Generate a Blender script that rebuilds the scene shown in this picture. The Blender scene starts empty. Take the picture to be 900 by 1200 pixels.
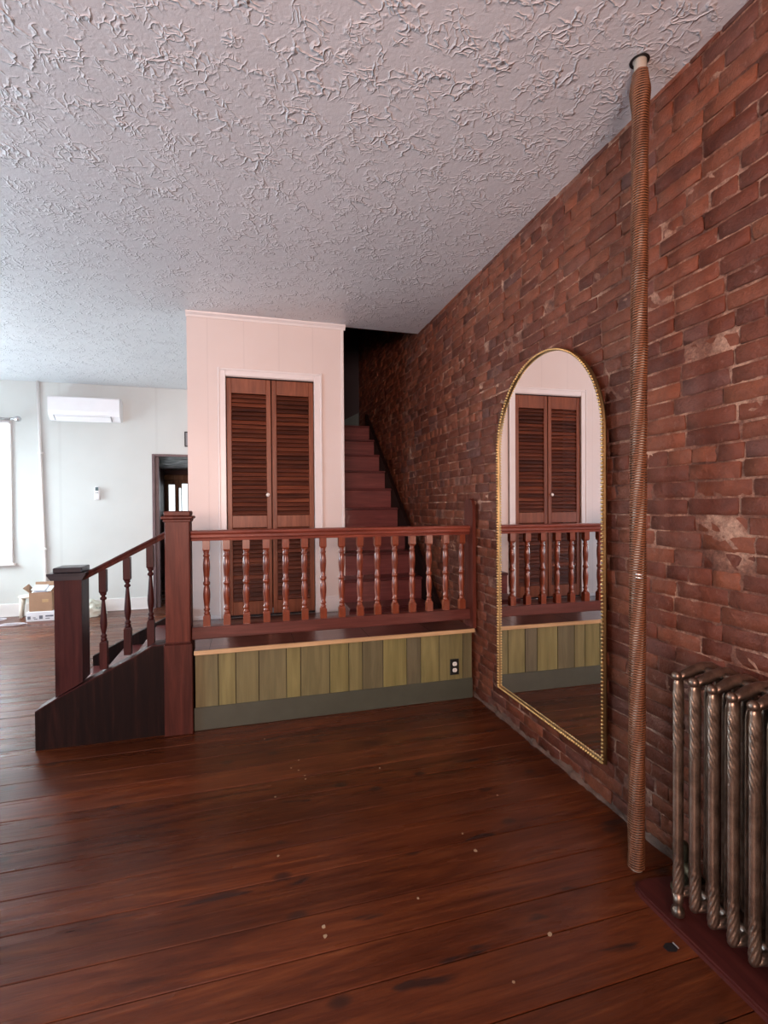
import bpy, math, random
import numpy as np
from mathutils import Vector, Matrix
random.seed(7)
PI = math.pi
C = bpy.context.scene.collection

# ------------------------------------------------------------------ helpers
class MB:
    """collects shapes in world coordinates, then links them as ONE mesh object"""
    def __init__(s): s.v = []; s.f = []; s.sm = []; s.a = []; s.cur = (0.5, 0.5, 0.5); s.smooth = False
    def add(s, vs, fs, smooth=None):
        o = len(s.v); s.v += [tuple(p) for p in vs]
        sm = s.smooth if smooth is None else smooth
        for f in fs:
            s.f.append([o + i for i in f]); s.sm.append(sm); s.a.append(s.cur)
        return s
    def box(s, x0, x1, y0, y1, z0, z1, bev=0.0):
        if x0 > x1: x0, x1 = x1, x0
        if y0 > y1: y0, y1 = y1, y0
        if z0 > z1: z0, z1 = z1, z0
        b = min(bev, (x1-x0)*.45, (y1-y0)*.45, (z1-z0)*.45)
        if b <= 0:
            v = [(x0,y0,z0),(x1,y0,z0),(x1,y1,z0),(x0,y1,z0),(x0,y0,z1),(x1,y0,z1),(x1,y1,z1),(x0,y1,z1)]
            return s.add(v, [(0,3,2,1),(4,5,6,7),(0,1,5,4),(1,2,6,5),(2,3,7,6),(3,0,4,7)], False)
        v = []; idx = {}
        for ix, X in enumerate((x0, x1)):
            for iy, Y in enumerate((y0, y1)):
                for iz, Z in enumerate((z0, z1)):
                    sx, sy, sz = (1,-1)[ix], (1,-1)[iy], (1,-1)[iz]
                    idx[(ix,iy,iz,'x')] = len(v); v.append((X, Y+sy*b, Z+sz*b))
                    idx[(ix,iy,iz,'y')] = len(v); v.append((X+sx*b, Y, Z+sz*b))
                    idx[(ix,iy,iz,'z')] = len(v); v.append((X+sx*b, Y+sy*b, Z))
        fs = []
        for i in (0,1):
            for ax, o in (('x', lambda a,c: (i,a,c)), ('y', lambda a,c: (a,i,c)), ('z', lambda a,c: (a,c,i))):
                q = [idx[o(a,c)+(ax,)] for a,c in ((0,0),(1,0),(1,1),(0,1))]
                fs.append(q)
        for a in (0,1):
            for c in (0,1):
                fs.append([idx[(0,a,c,'y')], idx[(1,a,c,'y')], idx[(1,a,c,'z')], idx[(0,a,c,'z')]])
                fs.append([idx[(a,0,c,'x')], idx[(a,1,c,'x')], idx[(a,1,c,'z')], idx[(a,0,c,'z')]])
                fs.append([idx[(a,c,0,'x')], idx[(a,c,1,'x')], idx[(a,c,1,'y')], idx[(a,c,0,'y')]])
                for e in (0,1):
                    if True: pass
        for a in (0,1):
            for c in (0,1):
                for e in (0,1): fs.append([idx[(a,c,e,'x')], idx[(a,c,e,'y')], idx[(a,c,e,'z')]])
        # orient outwards
        cx = Vector(((x0+x1)/2,(y0+y1)/2,(z0+z1)/2)); out = []
        for f in fs:
            p = [Vector(v[i]) for i in f]; n = (p[1]-p[0]).cross(p[2]-p[0])
            m = sum(p, Vector())/len(p)
            out.append(f if n.dot(m-cx) > 0 else f[::-1])
        return s.add(v, out, False)
    def prism(s, pts, axis, a0, a1):
        """pts polygon in the plane across axis, extruded from a0 to a1"""
        def mk(p, a):
            return {'x': (a, p[0], p[1]), 'y': (p[0], a, p[1]), 'z': (p[0], p[1], a)}[axis]
        n = len(pts)
        v = [mk(p, a0) for p in pts] + [mk(p, a1) for p in pts]
        fs = [list(range(n))[::-1], list(range(n, 2*n))] + [[i, (i+1) % n, n+(i+1) % n, n+i] for i in range(n)]
        return s.add(v, fs, False)
    def lathe(s, c, prof, n=20, axis='z', smooth=True):
        """prof: list of (r, h)"""
        v = []; fs = []
        for r, h in prof:
            for k in range(n):
                t = 2*PI*k/n; a, b = r*math.cos(t), r*math.sin(t)
                v.append({'z': (c[0]+a, c[1]+b, c[2]+h), 'x': (c[0]+h, c[1]+a, c[2]+b), 'y': (c[0]+b, c[1]+h, c[2]+a)}[axis])
        for i in range(len(prof)-1):
            for k in range(n):
                fs.append([i*n+k, i*n+(k+1) % n, (i+1)*n+(k+1) % n, (i+1)*n+k])
        fs.append(list(range(n))[::-1]); m = (len(prof)-1)*n; fs.append([m+k for k in range(n)])
        return s.add(v, fs, smooth)
    def tube(s, pts, r, n=10, closed=False, smooth=True):
        P = [Vector(p) for p in pts]; m = len(P); v = []; fs = []
        rr = r if isinstance(r, (list, tuple)) else [r]*m
        up = None
        for i in range(m):
            if closed: d = P[(i+1) % m]-P[i-1]
            else: d = P[min(i+1, m-1)]-P[max(i-1, 0)]
            d.normalize()
            if up is None:
                up = Vector((0,0,1)) if abs(d.z) < .9 else Vector((1,0,0))
            a = d.cross(up); a.normalize(); b = a.cross(d); up = b
            for k in range(n):
                t = 2*PI*k/n; v.append(tuple(P[i]+(a*math.cos(t)+b*math.sin(t))*rr[i]))
        for i in range(m if closed else m-1):
            j = (i+1) % m
            for k in range(n): fs.append([i*n+k, i*n+(k+1) % n, j*n+(k+1) % n, j*n+k])
        if not closed:
            fs.append(list(range(n))[::-1]); fs.append([(m-1)*n+k for k in range(n)])
        return s.add(v, fs, smooth)
    def build(s, name, m, parent=None, kind=None, org=None):
        o0 = Vector(parent['_w']) if parent is not None and '_w' in parent else Vector((0,0,0))
        if parent is None and org is not None: o0 = Vector(org)
        me = bpy.data.meshes.new(name)
        me.from_pydata([(p[0]-o0.x, p[1]-o0.y, p[2]-o0.z) for p in s.v], [], s.f)
        me.polygons.foreach_set('use_smooth', s.sm)
        at = me.attributes.new('rnd', 'FLOAT_COLOR', 'FACE')
        at.data.foreach_set('color', [c for a in s.a for c in (a[0], a[1], a[2], 1.0)])
        me.materials.append(m); me.update()
        ob = bpy.data.objects.new(name, me); C.objects.link(ob)
        if parent is not None: ob.parent = parent
        elif org is not None: ob.location = o0
        ob['_w'] = tuple(o0)
        if kind: ob['kind'] = kind
        return ob

def thing(name, label, cat, loc, group=None):
    o = bpy.data.objects.new(name, None); C.objects.link(o); o.location = loc
    o.empty_display_size = .1
    o['_w'] = tuple(loc); o['label'] = label; o['category'] = cat
    if group: o['group'] = group
    return o
def tag(o, label, cat, group=None):
    o['label'] = label; o['category'] = cat
    if group: o['group'] = group
    return o

# ------------------------------------------------------------------ materials
def newmat(name):
    m = bpy.data.materials.new(name); m.use_nodes = True
    nt = m.node_tree; nt.nodes.clear()
    out = nt.nodes.new('ShaderNodeOutputMaterial'); b = nt.nodes.new('ShaderNodeBsdfPrincipled')
    nt.links.new(b.outputs[0], out.inputs[0])
    return m, nt, b
def N(nt, t, **k):
    n = nt.nodes.new(t)
    for a, v in k.items():
        if a in n.inputs.keys(): n.inputs[a].default_value = v
        else: setattr(n, a, v)
    return n
def ramp(nt, fac, stops):
    r = nt.nodes.new('ShaderNodeValToRGB'); e = r.color_ramp.elements
    while len(e) < len(stops): e.new(.5)
    for i, (p, c) in enumerate(stops):
        e[i].position = p; e[i].color = (c[0], c[1], c[2], 1) if not isinstance(c, (int, float)) else (c, c, c, 1)
    nt.links.new(fac, r.inputs[0]); return r.outputs[0]
def math_(nt, op, a, b=None, c=None):
    n = nt.nodes.new('ShaderNodeMath'); n.operation = op
    for i, x in enumerate((a, b, c)):
        if x is None: continue
        if isinstance(x, (int, float)): n.inputs[i].default_value = x
        else: nt.links.new(x, n.inputs[i])
    return n.outputs[0]
def mix(nt, fac, a, b, mode='MIX'):
    n = nt.nodes.new('ShaderNodeMix'); n.data_type = 'RGBA'; n.blend_type = mode
    for i, x in ((0, fac), (6, a), (7, b)):
        if isinstance(x, (int, float)): n.inputs[i].default_value = x
        elif isinstance(x, tuple): n.inputs[i].default_value = (x[0], x[1], x[2], 1)
        else: nt.links.new(x, n.inputs[i])
    return n.outputs[2]
def bump(nt, b, h, strength, dist):
    n = nt.nodes.new('ShaderNodeBump'); n.inputs['Strength'].default_value = strength; n.inputs['Distance'].default_value = dist
    nt.links.new(h, n.inputs['Height']); nt.links.new(n.outputs[0], b.inputs['Normal']); return n
def coords(nt, scale=(1,1,1), rot=(0,0,0), offset=None):
    t = nt.nodes.new('ShaderNodeTexCoord'); src = t.outputs['Object']
    if offset is not None:
        va = nt.nodes.new('ShaderNodeVectorMath'); va.operation = 'MULTIPLY_ADD'
        nt.links.new(offset, va.inputs[0]); va.inputs[1].default_value = (7, 13, 5); nt.links.new(src, va.inputs[2]); src = va.outputs[0]
    m = nt.nodes.new('ShaderNodeMapping'); m.inputs['Scale'].default_value = scale; m.inputs['Rotation'].default_value = rot
    nt.links.new(src, m.inputs[0]); return m.outputs[0]
def noise(nt, vec, scale, detail=4, rough=.55, dist=0.0, typ=None):
    n = nt.nodes.new('ShaderNodeTexNoise')
    if typ: n.noise_type = typ
    n.inputs['Scale'].default_value = scale; n.inputs['Detail'].default_value = detail
    n.inputs['Roughness'].default_value = rough; n.inputs['Distortion'].default_value = dist
    nt.links.new(vec, n.inputs['Vector']); return n.outputs[0]
def attr(nt, name='rnd'):
    a = nt.nodes.new('ShaderNodeAttribute'); a.attribute_name = name
    sp = nt.nodes.new('ShaderNodeSeparateColor'); nt.links.new(a.outputs['Color'], sp.inputs[0])
    return a.outputs['Color'], sp.outputs

def plain(name, col, rough=.5, metal=0.0, bumpy=None, var=.08, spec=.5, coat=0):
    m, nt, b = newmat(name)
    v = coords(nt); n = noise(nt, v, 9, 4)
    dk = tuple(c*(1-var) for c in col); lt = tuple(min(1, c*(1+var)) for c in col)
    nt.links.new(ramp(nt, n, [(.3, dk), (.7, lt)]), b.inputs['Base Color'])
    b.inputs['Roughness'].default_value = rough; b.inputs['Metallic'].default_value = metal
    b.inputs['Specular IOR Level'].default_value = spec; b.inputs['Coat Weight'].default_value = coat
    if bumpy: bump(nt, b, noise(nt, v, bumpy[0], 5), bumpy[1], .01)
    return m
def wood(name, dark, mid, light, axis='z', rough=.3, coat=.3, scale=1.0, per=False, spec=.3, cr=.28):
    m, nt, b = newmat(name)
    st = {'x': (.08,1,1), 'y': (1,.08,1), 'z': (1,1,.08)}[axis]
    col, ch = attr(nt)
    v = coords(nt, tuple(a*scale for a in st), offset=col)
    n1 = noise(nt, v, 14, 6, .6, 1.2); n2 = noise(nt, v, 70, 3, .5, .3)
    n = math_(nt, 'ADD', math_(nt, 'MULTIPLY', n1, .75), math_(nt, 'MULTIPLY', n2, .25))
    c = ramp(nt, n, [(.33, dark), (.52, mid), (.7, light)])
    if per:
        c = mix(nt, 1.0, c, ramp(nt, ch[0], [(0, .45), (.8, 1.05), (1, 1.6)]), 'MULTIPLY')
    nt.links.new(c, b.inputs['Base Color'])
    b.inputs['Roughness'].default_value = rough; b.inputs['Coat Weight'].default_value = coat; b.inputs['Coat Roughness'].default_value = cr; b.inputs['Specular IOR Level'].default_value = spec
    bump(nt, b, n2, .15, .004)
    return m

M = {}
M['rail_wood'] = wood('mahogany_rail', (.07,.015,.009), (.17,.038,.022), (.27,.07,.04), 'x', .34, .3)
M['post_wood'] = wood('mahogany_post', (.050,.011,.007), (.096,.023,.014), (.145,.038,.023), 'z', .45, .02, spec=.2)
M['beam_wood'] = wood('beam_mahogany', (.05,.015,.011), (.10,.028,.021), (.155,.05,.038), 'x', .36, .15)
M['plinth_wood'] = wood('dark_plinth', (.028,.006,.004), (.06,.014,.009), (.10,.025,.016), 'z', .45, .02, spec=.2)
M['baluster_wood'] = wood('mahogany_turned', (.075,.015,.006), (.19,.042,.016), (.31,.085,.035), 'z', .32, .55, cr=.16)
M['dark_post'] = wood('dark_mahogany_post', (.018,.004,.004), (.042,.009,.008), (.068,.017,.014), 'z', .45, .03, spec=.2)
M['dark_cap'] = wood('blackened_cap', (.012,.010,.013), (.022,.018,.022), (.04,.03,.034), 'x', .35, .3)
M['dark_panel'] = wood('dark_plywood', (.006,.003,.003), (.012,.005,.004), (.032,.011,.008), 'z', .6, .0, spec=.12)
M['stair_wood'] = wood('red_stair', (.09,.022,.022), (.15,.040,.037), (.22,.07,.063), 'x', .28, .3)
M['tread_shade'] = wood('shaded_stair_tread', (.04,.010,.010), (.08,.018,.018), (.12,.03,.028), 'x', .3, .2)  # treads darkened to stand in for the shade under the nosings
M['louver_wood'] = wood('louver_cedar', (.055,.014,.007), (.115,.030,.013), (.20,.06,.026), 'x', .42, .1, per=True)
M['leaf_wood'] = wood('louver_frame', (.12,.033,.014), (.20,.06,.026), (.29,.10,.048), 'z', .42, .1)
M['seat_wood'] = wood('seat_veneer', (.045,.014,.010), (.085,.026,.018), (.14,.045,.03), 'x', .17, .6)
M['edge_wood'] = wood('pale_edging', (.36,.23,.11), (.52,.35,.18), (.62,.44,.25), 'x', .4, .1)
M['board_wood'] = wood('floor_border', (.040,.008,.007), (.07,.015,.012), (.10,.024,.018), 'y', .42, .03)

# olive veneer paneling with a tone per board
m, nt, b = newmat('olive_panelling'); col, ch = attr(nt)
v = coords(nt, (1,1,.07), offset=col); n = noise(nt, v, 22, 6, .6, .6); n2 = noise(nt, v, 130, 2)
ca = ramp(nt, n, [(.3, (.135,.122,.040)), (.7, (.245,.220,.080))]); cb = ramp(nt, n, [(.3, (.072,.065,.036)), (.7, (.135,.120,.068))])
nt.links.new(mix(nt, ch[0], ca, cb), b.inputs['Base Color']); b.inputs['Roughness'].default_value = .42
bump(nt, b, n2, .1, .003); M['olive'] = m
M['olive_base'] = plain('grey_green_paint', (.058,.064,.044), .45, bumpy=(30,.1))
M['black'] = plain('black', (.008,.007,.008), .5)
M['black_plastic'] = plain('black_plate', (.012,.014,.012), .3)
M['groove'] = plain('groove_black', (.02,.016,.01), .8)
M['white_plastic'] = plain('white_plastic', (.86,.87,.89), .3, var=.01)
M['ivory_plastic'] = plain('ivory_plastic', (.75,.76,.70), .35, var=.02)
M['grey_plastic'] = plain('grey_plastic', (.25,.27,.29), .4)
M['screen'] = plain('remote_screen', (.12,.16,.16), .2)
M['ac_shadow'] = plain('ac_slot_shade', (.35,.37,.40), .5)  # grey stands in for the shade inside the air slot
M['white_trim'] = plain('white_trim_paint', (.74,.72,.70), .32, bumpy=(40,.04), var=.02)
M['cream_stool'] = plain('cream_plastic', (.78,.76,.66), .4, var=.02)
M['cardboard'] = plain('cardboard', (.36,.22,.135), .8, bumpy=(50,.1))
M['cardboard_in'] = plain('cardboard_inside', (.22,.14,.09), .85)
M['paper'] = plain('paper', (.72,.76,.82), .6, var=.05)
M['printed_white'] = plain('white_carton', (.72,.74,.77), .55, var=.03)
M['ink'] = plain('ink_grey', (.14,.15,.18), .6)
M['bag'] = plain('pale_plastic_bag', (.68,.70,.60), .35, bumpy=(12,.6), var=.12)
M['bag_print'] = plain('bag_print_green', (.20,.26,.20), .4)
M['cable'] = plain('grey_white_cable', (.60,.58,.62), .4)
M['gold'] = plain('antique_gold', (.62,.44,.19), .28, 1.0, var=.15)
M['gold_dark'] = plain('dark_gold', (.30,.20,.09), .4, 1.0, var=.2)
M['steel'] = plain('brushed_nickel', (.55,.54,.55), .3, 1.0)
M['porcelain'] = plain('white_knob', (.85,.82,.76), .2, var=.02)
M['teal'] = plain('lit_wall_teal', (.065,.10,.10), .6)
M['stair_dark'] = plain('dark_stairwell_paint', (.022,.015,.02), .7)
M['jamb'] = plain('purple_brown_jamb', (.11,.07,.075), .35, var=.15)
M['hall_wall'] = plain('hall_oxblood_wall', (.075,.022,.022), .5)
M['hall_wood'] = wood('hall_pine', (.16,.08,.035), (.29,.15,.07), (.4,.23,.12), 'z', .5, .1)
M['gap'] = plain('floor_gap', (.012,.006,.005), .8)
M['tape'] = plain('silver_tape', (.8,.76,.72), .25, .8)
M['plaster_speck'] = plain('pale_speck', (.36,.25,.15), .7)
M['pipe_metal'] = plain('painted_pipe', (.12,.095,.055), .45, .6, bumpy=(40,.2))
M['pipe_white'] = plain('bare_pipe', (.62,.56,.46), .5)

# mirror glass
m, nt, b = newmat('mirror_glass'); v = coords(nt)
nt.links.new(ramp(nt, noise(nt, v, 2, 2), [(0, (.88,.87,.86)), (1, (.93,.92,.91))]), b.inputs['Base Color'])
b.inputs['Metallic'].default_value = 1; b.inputs['Roughness'].default_value = .0; M['mirror'] = m

# painted wall, pinkish-white on the closet, grey-white at back: vertical panelling joints
def panelwall(name, c1, c2, pitch, dark=.10):
    m, nt, b = newmat(name); v = coords(nt)
    c = ramp(nt, noise(nt, v, 1.6, 3), [(.3, c1), (.7, c2)])
    w = nt.nodes.new('ShaderNodeTexWave'); w.bands_direction = 'X'; w.inputs['Scale'].default_value = .314/pitch; w.wave_profile = 'SIN'
    nt.links.new(v, w.inputs[0])
    line = ramp(nt, w.outputs[1], [(.0, 0.0), (.0025, 1.0)])
    c = mix(nt, math_(nt, 'MULTIPLY', math_(nt, 'SUBTRACT', 1, line), dark), c, (.3,.29,.28))
    nt.links.new(c, b.inputs['Base Color']); b.inputs['Roughness'].default_value = .38
    h = math_(nt, 'ADD', line, math_(nt, 'MULTIPLY', noise(nt, coords(nt, (1,1,.15)), 60, 3), .08))
    bump(nt, b, h, .15, .002)
    return m
M['closet_wall'] = panelwall('closet_white_panel', (.66,.60,.56), (.70,.64,.60), .31, .12)
M['back_wall'] = panelwall('back_white_panel', (.58,.605,.58), (.62,.645,.62), 1.22)
M['side_wall'] = plain('side_wall_paint', (.55,.53,.5), .6)

# textured plaster ceiling
m, nt, b = newmat('skip_trowel_ceiling'); v = coords(nt)
n2 = noise(nt, v, 45, 4, .6, .5)
nv = nt.nodes.new('ShaderNodeTexNoise'); nv.inputs['Scale'].default_value = 9; nv.inputs['Detail'].default_value = 3; nt.links.new(v, nv.inputs[0])
va = nt.nodes.new('ShaderNodeVectorMath'); va.operation = 'MULTIPLY_ADD'; nt.links.new(nv.outputs['Color'], va.inputs[0]); va.inputs[1].default_value = (.16,.16,.16); nt.links.new(v, va.inputs[2])
def ridge(sc, wd_, m0, m1, ms):
    vo = nt.nodes.new('ShaderNodeTexVoronoi'); vo.feature = 'DISTANCE_TO_EDGE'; vo.inputs['Scale'].default_value = sc; nt.links.new(va.outputs[0], vo.inputs[0])
    return math_(nt, 'MULTIPLY', ramp(nt, vo.outputs['Distance'], [(0, 1.0), (wd_, .35), (wd_*2.2, 0.0)]), ramp(nt, noise(nt, v, ms, 3), [(m0, 0.0), (m1, 1.0)]))
h = math_(nt, 'ADD', math_(nt, 'ADD', ridge(11, .05, .50, .64, 6), math_(nt, 'MULTIPLY', ridge(24, .08, .46, .62, 11), .6)), math_(nt, 'MULTIPLY', n2, .25))
b.inputs['Roughness'].default_value = .42
nt.links.new(ramp(nt, noise(nt, v, 1.1, 3), [(.3, (.63,.65,.67)), (.7, (.68,.70,.72))]), b.inputs['Base Color'])
bump(nt, b, h, 1.0, .0070); M['ceiling'] = m

# brick + mortar
m, nt, b = newmat('old_red_brick'); col, ch = attr(nt); v = coords(nt)
na = noise(nt, v, 16, 6, .65, .4); nb = noise(nt, v, 90, 4, .6)
c = ramp(nt, ch[0], [(0, (.095,.026,.014)), (.45, (.150,.042,.021)), (.85, (.20,.061,.029)), (1, (.105,.042,.032))])
c = mix(nt, 1.0, c, ramp(nt, na, [(.25, .62), (.55, 1.0), (.8, 1.25)]), 'MULTIPLY')
dust = ramp(nt, noise(nt, v, 28, 6, .72, .8), [(.59, 0.0), (.72, .5)])
c = mix(nt, math_(nt, 'MULTIPLY', dust, ch[1]), c, (.38,.24,.19))
nt.links.new(c, b.inputs['Base Color']); b.inputs['Roughness'].default_value = .5; b.inputs['Specular IOR Level'].default_value = .24
bump(nt, b, math_(nt, 'ADD', na, math_(nt, 'MULTIPLY', nb, .45)), .9, .010); M['brick'] = m
m, nt, b = newmat('crumbly_mortar'); v = coords(nt)
na = noise(nt, v, 7, 5, .7); nb = noise(nt, v, 110, 5, .7)
c = ramp(nt, na, [(.36, (.10,.034,.020)), (.52, (.24,.105,.065)), (.66, (.52,.31,.21))])
c = mix(nt, 1.0, c, ramp(nt, nb, [(.25, .5), (.7, 1.3)]), 'MULTIPLY')
nt.links.new(c, b.inputs['Base Color']); b.inputs['Roughness'].default_value = .8; bump(nt, b, nb, 1, .01); M['mortar'] = m
M['rubble'] = plain('rubble_mortar', (.12,.07,.048), .85, bumpy=(35,1.0), var=.5)

# floor boards
m, nt, b = newmat('red_pine_floor'); col, ch = attr(nt)
v = coords(nt, (.09,1,1), offset=col)
n1 = noise(nt, v, 8, 7, .62, 3.0); n2 = noise(nt, v, 60, 4, .6, .5); n3 = noise(nt, coords(nt, (.35,1,1)), 2.4, 4)
n = math_(nt, 'ADD', math_(nt, 'MULTIPLY', n1, .7), math_(nt, 'MULTIPLY', n2, .3))
c = ramp(nt, n, [(.30, (.042,.009,.003)), (.46, (.084,.020,.007)), (.58, (.125,.032,.010)), (.74, (.20,.062,.020))])
c = mix(nt, 1.0, c, ramp(nt, ch[0], [(0, .72), (1, 1.18)]), 'MULTIPLY')
c = mix(nt, 1.0, c, ramp(nt, n3, [(.3, .7), (.65, 1.15)]), 'MULTIPLY')
stain = ramp(nt, noise(nt, coords(nt, (.4,1.7,1), offset=col), 7, 3, .5, .3), [(.66, 0.0), (.72, .85)])
c = mix(nt, stain, c, (.022,.011,.009))
vo = nt.nodes.new('ShaderNodeTexVoronoi'); vo.voronoi_dimensions = '2D'; vo.inputs['Scale'].default_value = 2.1
nt.links.new(coords(nt, (.75,1.25,1), offset=col), vo.inputs[0])
kn = ramp(nt, vo.outputs['Distance'], [(.02, 1.0), (.04, .8), (.07, 0.0)])
c = mix(nt, math_(nt, 'MULTIPLY', kn, .85), c, (.03,.012,.008))
nt.links.new(c, b.inputs['Base Color'])
nt.links.new(ramp(nt, noise(nt, v, 5, 4), [(.3, .22), (.7, .36)]), b.inputs['Roughness'])
b.inputs['Specular Tint'].default_value = (1,.85,.8,1); b.inputs['Specular IOR Level'].default_value = .30; b.inputs['Coat Weight'].default_value = .03; b.inputs['Coat Roughness'].default_value = .25
bump(nt, b, math_(nt, 'ADD', n2, math_(nt, 'MULTIPLY', n1, 1.0)), .22, .006); M['floor'] = m

# rope
m, nt, b = newmat('brown_rope'); v = coords(nt)
na = noise(nt, v, 6, 3); nb = noise(nt, coords(nt, (1,1,3)), 160, 3)
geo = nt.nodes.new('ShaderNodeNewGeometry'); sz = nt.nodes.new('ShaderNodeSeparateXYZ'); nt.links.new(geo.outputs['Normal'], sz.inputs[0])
crease_shade = ramp(nt, math_(nt, 'ABSOLUTE', sz.outputs[2]), [(.45, 1.0), (.85, .25)])
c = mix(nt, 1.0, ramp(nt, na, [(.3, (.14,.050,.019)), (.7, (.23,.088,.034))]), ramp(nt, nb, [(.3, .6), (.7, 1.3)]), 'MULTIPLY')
c = mix(nt, 1.0, c, crease_shade, 'MULTIPLY')
nt.links.new(c, b.inputs['Base Color']); b.inputs['Roughness'].default_value = .5; bump(nt, b, nb, .4, .003); M['rope'] = m

# bronze radiator paint
m, nt, b = newmat('aged_bronze_radiator'); v = coords(nt); na = noise(nt, v, 11, 5, .6); nb = noise(nt, v, 90, 4)
nt.links.new(ramp(nt, na, [(.3, (.07,.05,.036)), (.5, (.28,.20,.15)), (.72, (.50,.38,.29))]), b.inputs['Base Color'])
b.inputs['Metallic'].default_value = .85; b.inputs['Roughness'].default_value = .33
bump(nt, b, nb, .25, .004); M['bronze'] = m
# tin ceiling
m, nt, b = newmat('pressed_tin'); v = coords(nt)
w = nt.nodes.new('ShaderNodeTexVoronoi'); w.inputs['Scale'].default_value = 4; nt.links.new(v, w.inputs[0])
nt.links.new(ramp(nt, w.outputs[0], [(.1, (.55,.52,.5)), (.3, (.06,.055,.055)), (.6, (.45,.43,.42))]), b.inputs['Base Color'])
b.inputs['Metallic'].default_value = .2; b.inputs['Roughness'].default_value = .35; bump(nt, b, w.outputs[0], 1, .05); M['tin'] = m
# translucent shade
m = bpy.data.materials.new('roller_shade_fabric'); m.use_nodes = True; nt = m.node_tree; nt.nodes.clear()
out = nt.nodes.new('ShaderNodeOutputMaterial'); mx = nt.nodes.new('ShaderNodeMixShader'); mx.inputs[0].default_value = .6
d = nt.nodes.new('ShaderNodeBsdfDiffuse'); t = nt.nodes.new('ShaderNodeBsdfTranslucent')
cc = ramp(nt, noise(nt, coords(nt, (1,1,30)), 6, 2), [(0, (.86,.86,.88)), (1, (.92,.92,.93))])
nt.links.new(cc, d.inputs[0]); nt.links.new(cc, t.inputs[0])
nt.links.new(d.outputs[0], mx.inputs[1]); nt.links.new(t.outputs[0], mx.inputs[2]); nt.links.new(mx.outputs[0], out.inputs[0]); M['shade'] = m
# glass
m, nt, b = newmat('window_glass'); v = coords(nt)
nt.links.new(ramp(nt, noise(nt, v, 2), [(0, (.9,.95,.95)), (1, (.95,1,1))]), b.inputs['Base Color'])
b.inputs['Transmission Weight'].default_value = 1; b.inputs['Roughness'].default_value = .02; b.inputs['IOR'].default_value = 1.1; M['glass'] = m

XW, YB, HC, YX, YF = 1.675, 3.39, 3.17, 4.63, 7.71
XBL, XBR, ZP = -.482, .91, .45

# ------------------------------------------------------------------ floor
edges = [-2.6,-2.42,-2.2,-2.03,-1.83,-1.66,-1.45,-1.27,-1.08,-.9,-.70,-.52,-.34,-.17,.02,.2,.37,.55,.72,.88,1.053,1.23,1.433,1.577,1.738,1.938,2.115,2.28,2.481,2.651,2.83,3.006,3.204,3.42,3.608,3.805]
y = 3.805
while y < 11.3:
    y += random.uniform(.13, .2); edges.append(y)
fm = MB()
for i in range(len(edges)-1):
    y0, y1 = edges[i]+.0016, edges[i+1]-.0016
    xa = -5.0; 
    while xa < XW+.05:
        L = random.uniform(3.5, 5.5) if y0 > 4 else 20; xb = min(xa+L, XW+.05)
        if XW+.05-xb < 1.6: xb = XW+.05
        fm.cur = (random.random(), random.random(), random.random())
        g = 1 if xb < XW else 0
        fm.box(xa, xb-.002*g, y0, y1, -.03, 0, .0022); xa = xb
floor = fm.build('floor', M['floor'], kind='structure')
g = MB(); g.box(-5.0, XW+.05, -2.6, 11.4, -.06, -.028); g.build('subfloor', M['gap'], kind='structure', parent=floor)
sp = MB()
for i, (x, y) in enumerate([(.101,3.146),(.279,2.824),(.23,2.753),(.268,2.718),(.294,2.653),(.294,2.618),(.702,2.613),(.117,2.071),(.916,1.87),(.245,1.676),(.245,1.637),(.91,1.984),(.975,1.433),(.771,1.318),(.13,2.5),(1.2,2.2),(.6,1.7)]):
    r = .008 if i in (9,10,8,12) else .005
    k = 7; pts = [(x+r*random.uniform(.7,1.3)*math.cos(2*PI*a/k), y+r*random.uniform(.7,1.3)*math.sin(2*PI*a/k)) for a in range(k)]
    sp.prism(pts, 'z', .0, .0012)
sp.build('paint_speck', M['plaster_speck'], floor)
h_ = MB(); h_.prism([(1.305,1.27),(1.33,1.262),(1.345,1.27),(1.343,1.292),(1.32,1.297),(1.303,1.288)], 'z', 0, .0012); h_.build('floor_hole', M['black'], floor)
h_ = MB(); h_.box(1.344, 1.349, 1.268, 1.292, 0, .003, .001); h_.build('metal_tab', M['steel'], floor)

# raised border board under the radiator
bd = MB(); pts = [(1.384+.02, -2.5), (XW, -2.5), (XW, 1.50), (1.44, 1.526), (1.40, 1.52), (1.386, 1.49), (1.384, 1.4), (1.384, -2.5)]
bd.prism([(1.386,-2.5),(XW-.012,-2.5),(XW-.012,1.50),(1.47,1.53),(1.415,1.528),(1.392,1.505),(1.386,1.47)], 'z', .0005, .014)
bd.prism([(1.394,-2.5),(XW-.012,-2.5),(XW-.012,1.49),(1.47,1.52),(1.418,1.518),(1.399,1.498),(1.394,1.465)], 'z', .014, .020)
tr = bd.build('trim_1', M['board_wood'], kind='structure')

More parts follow.
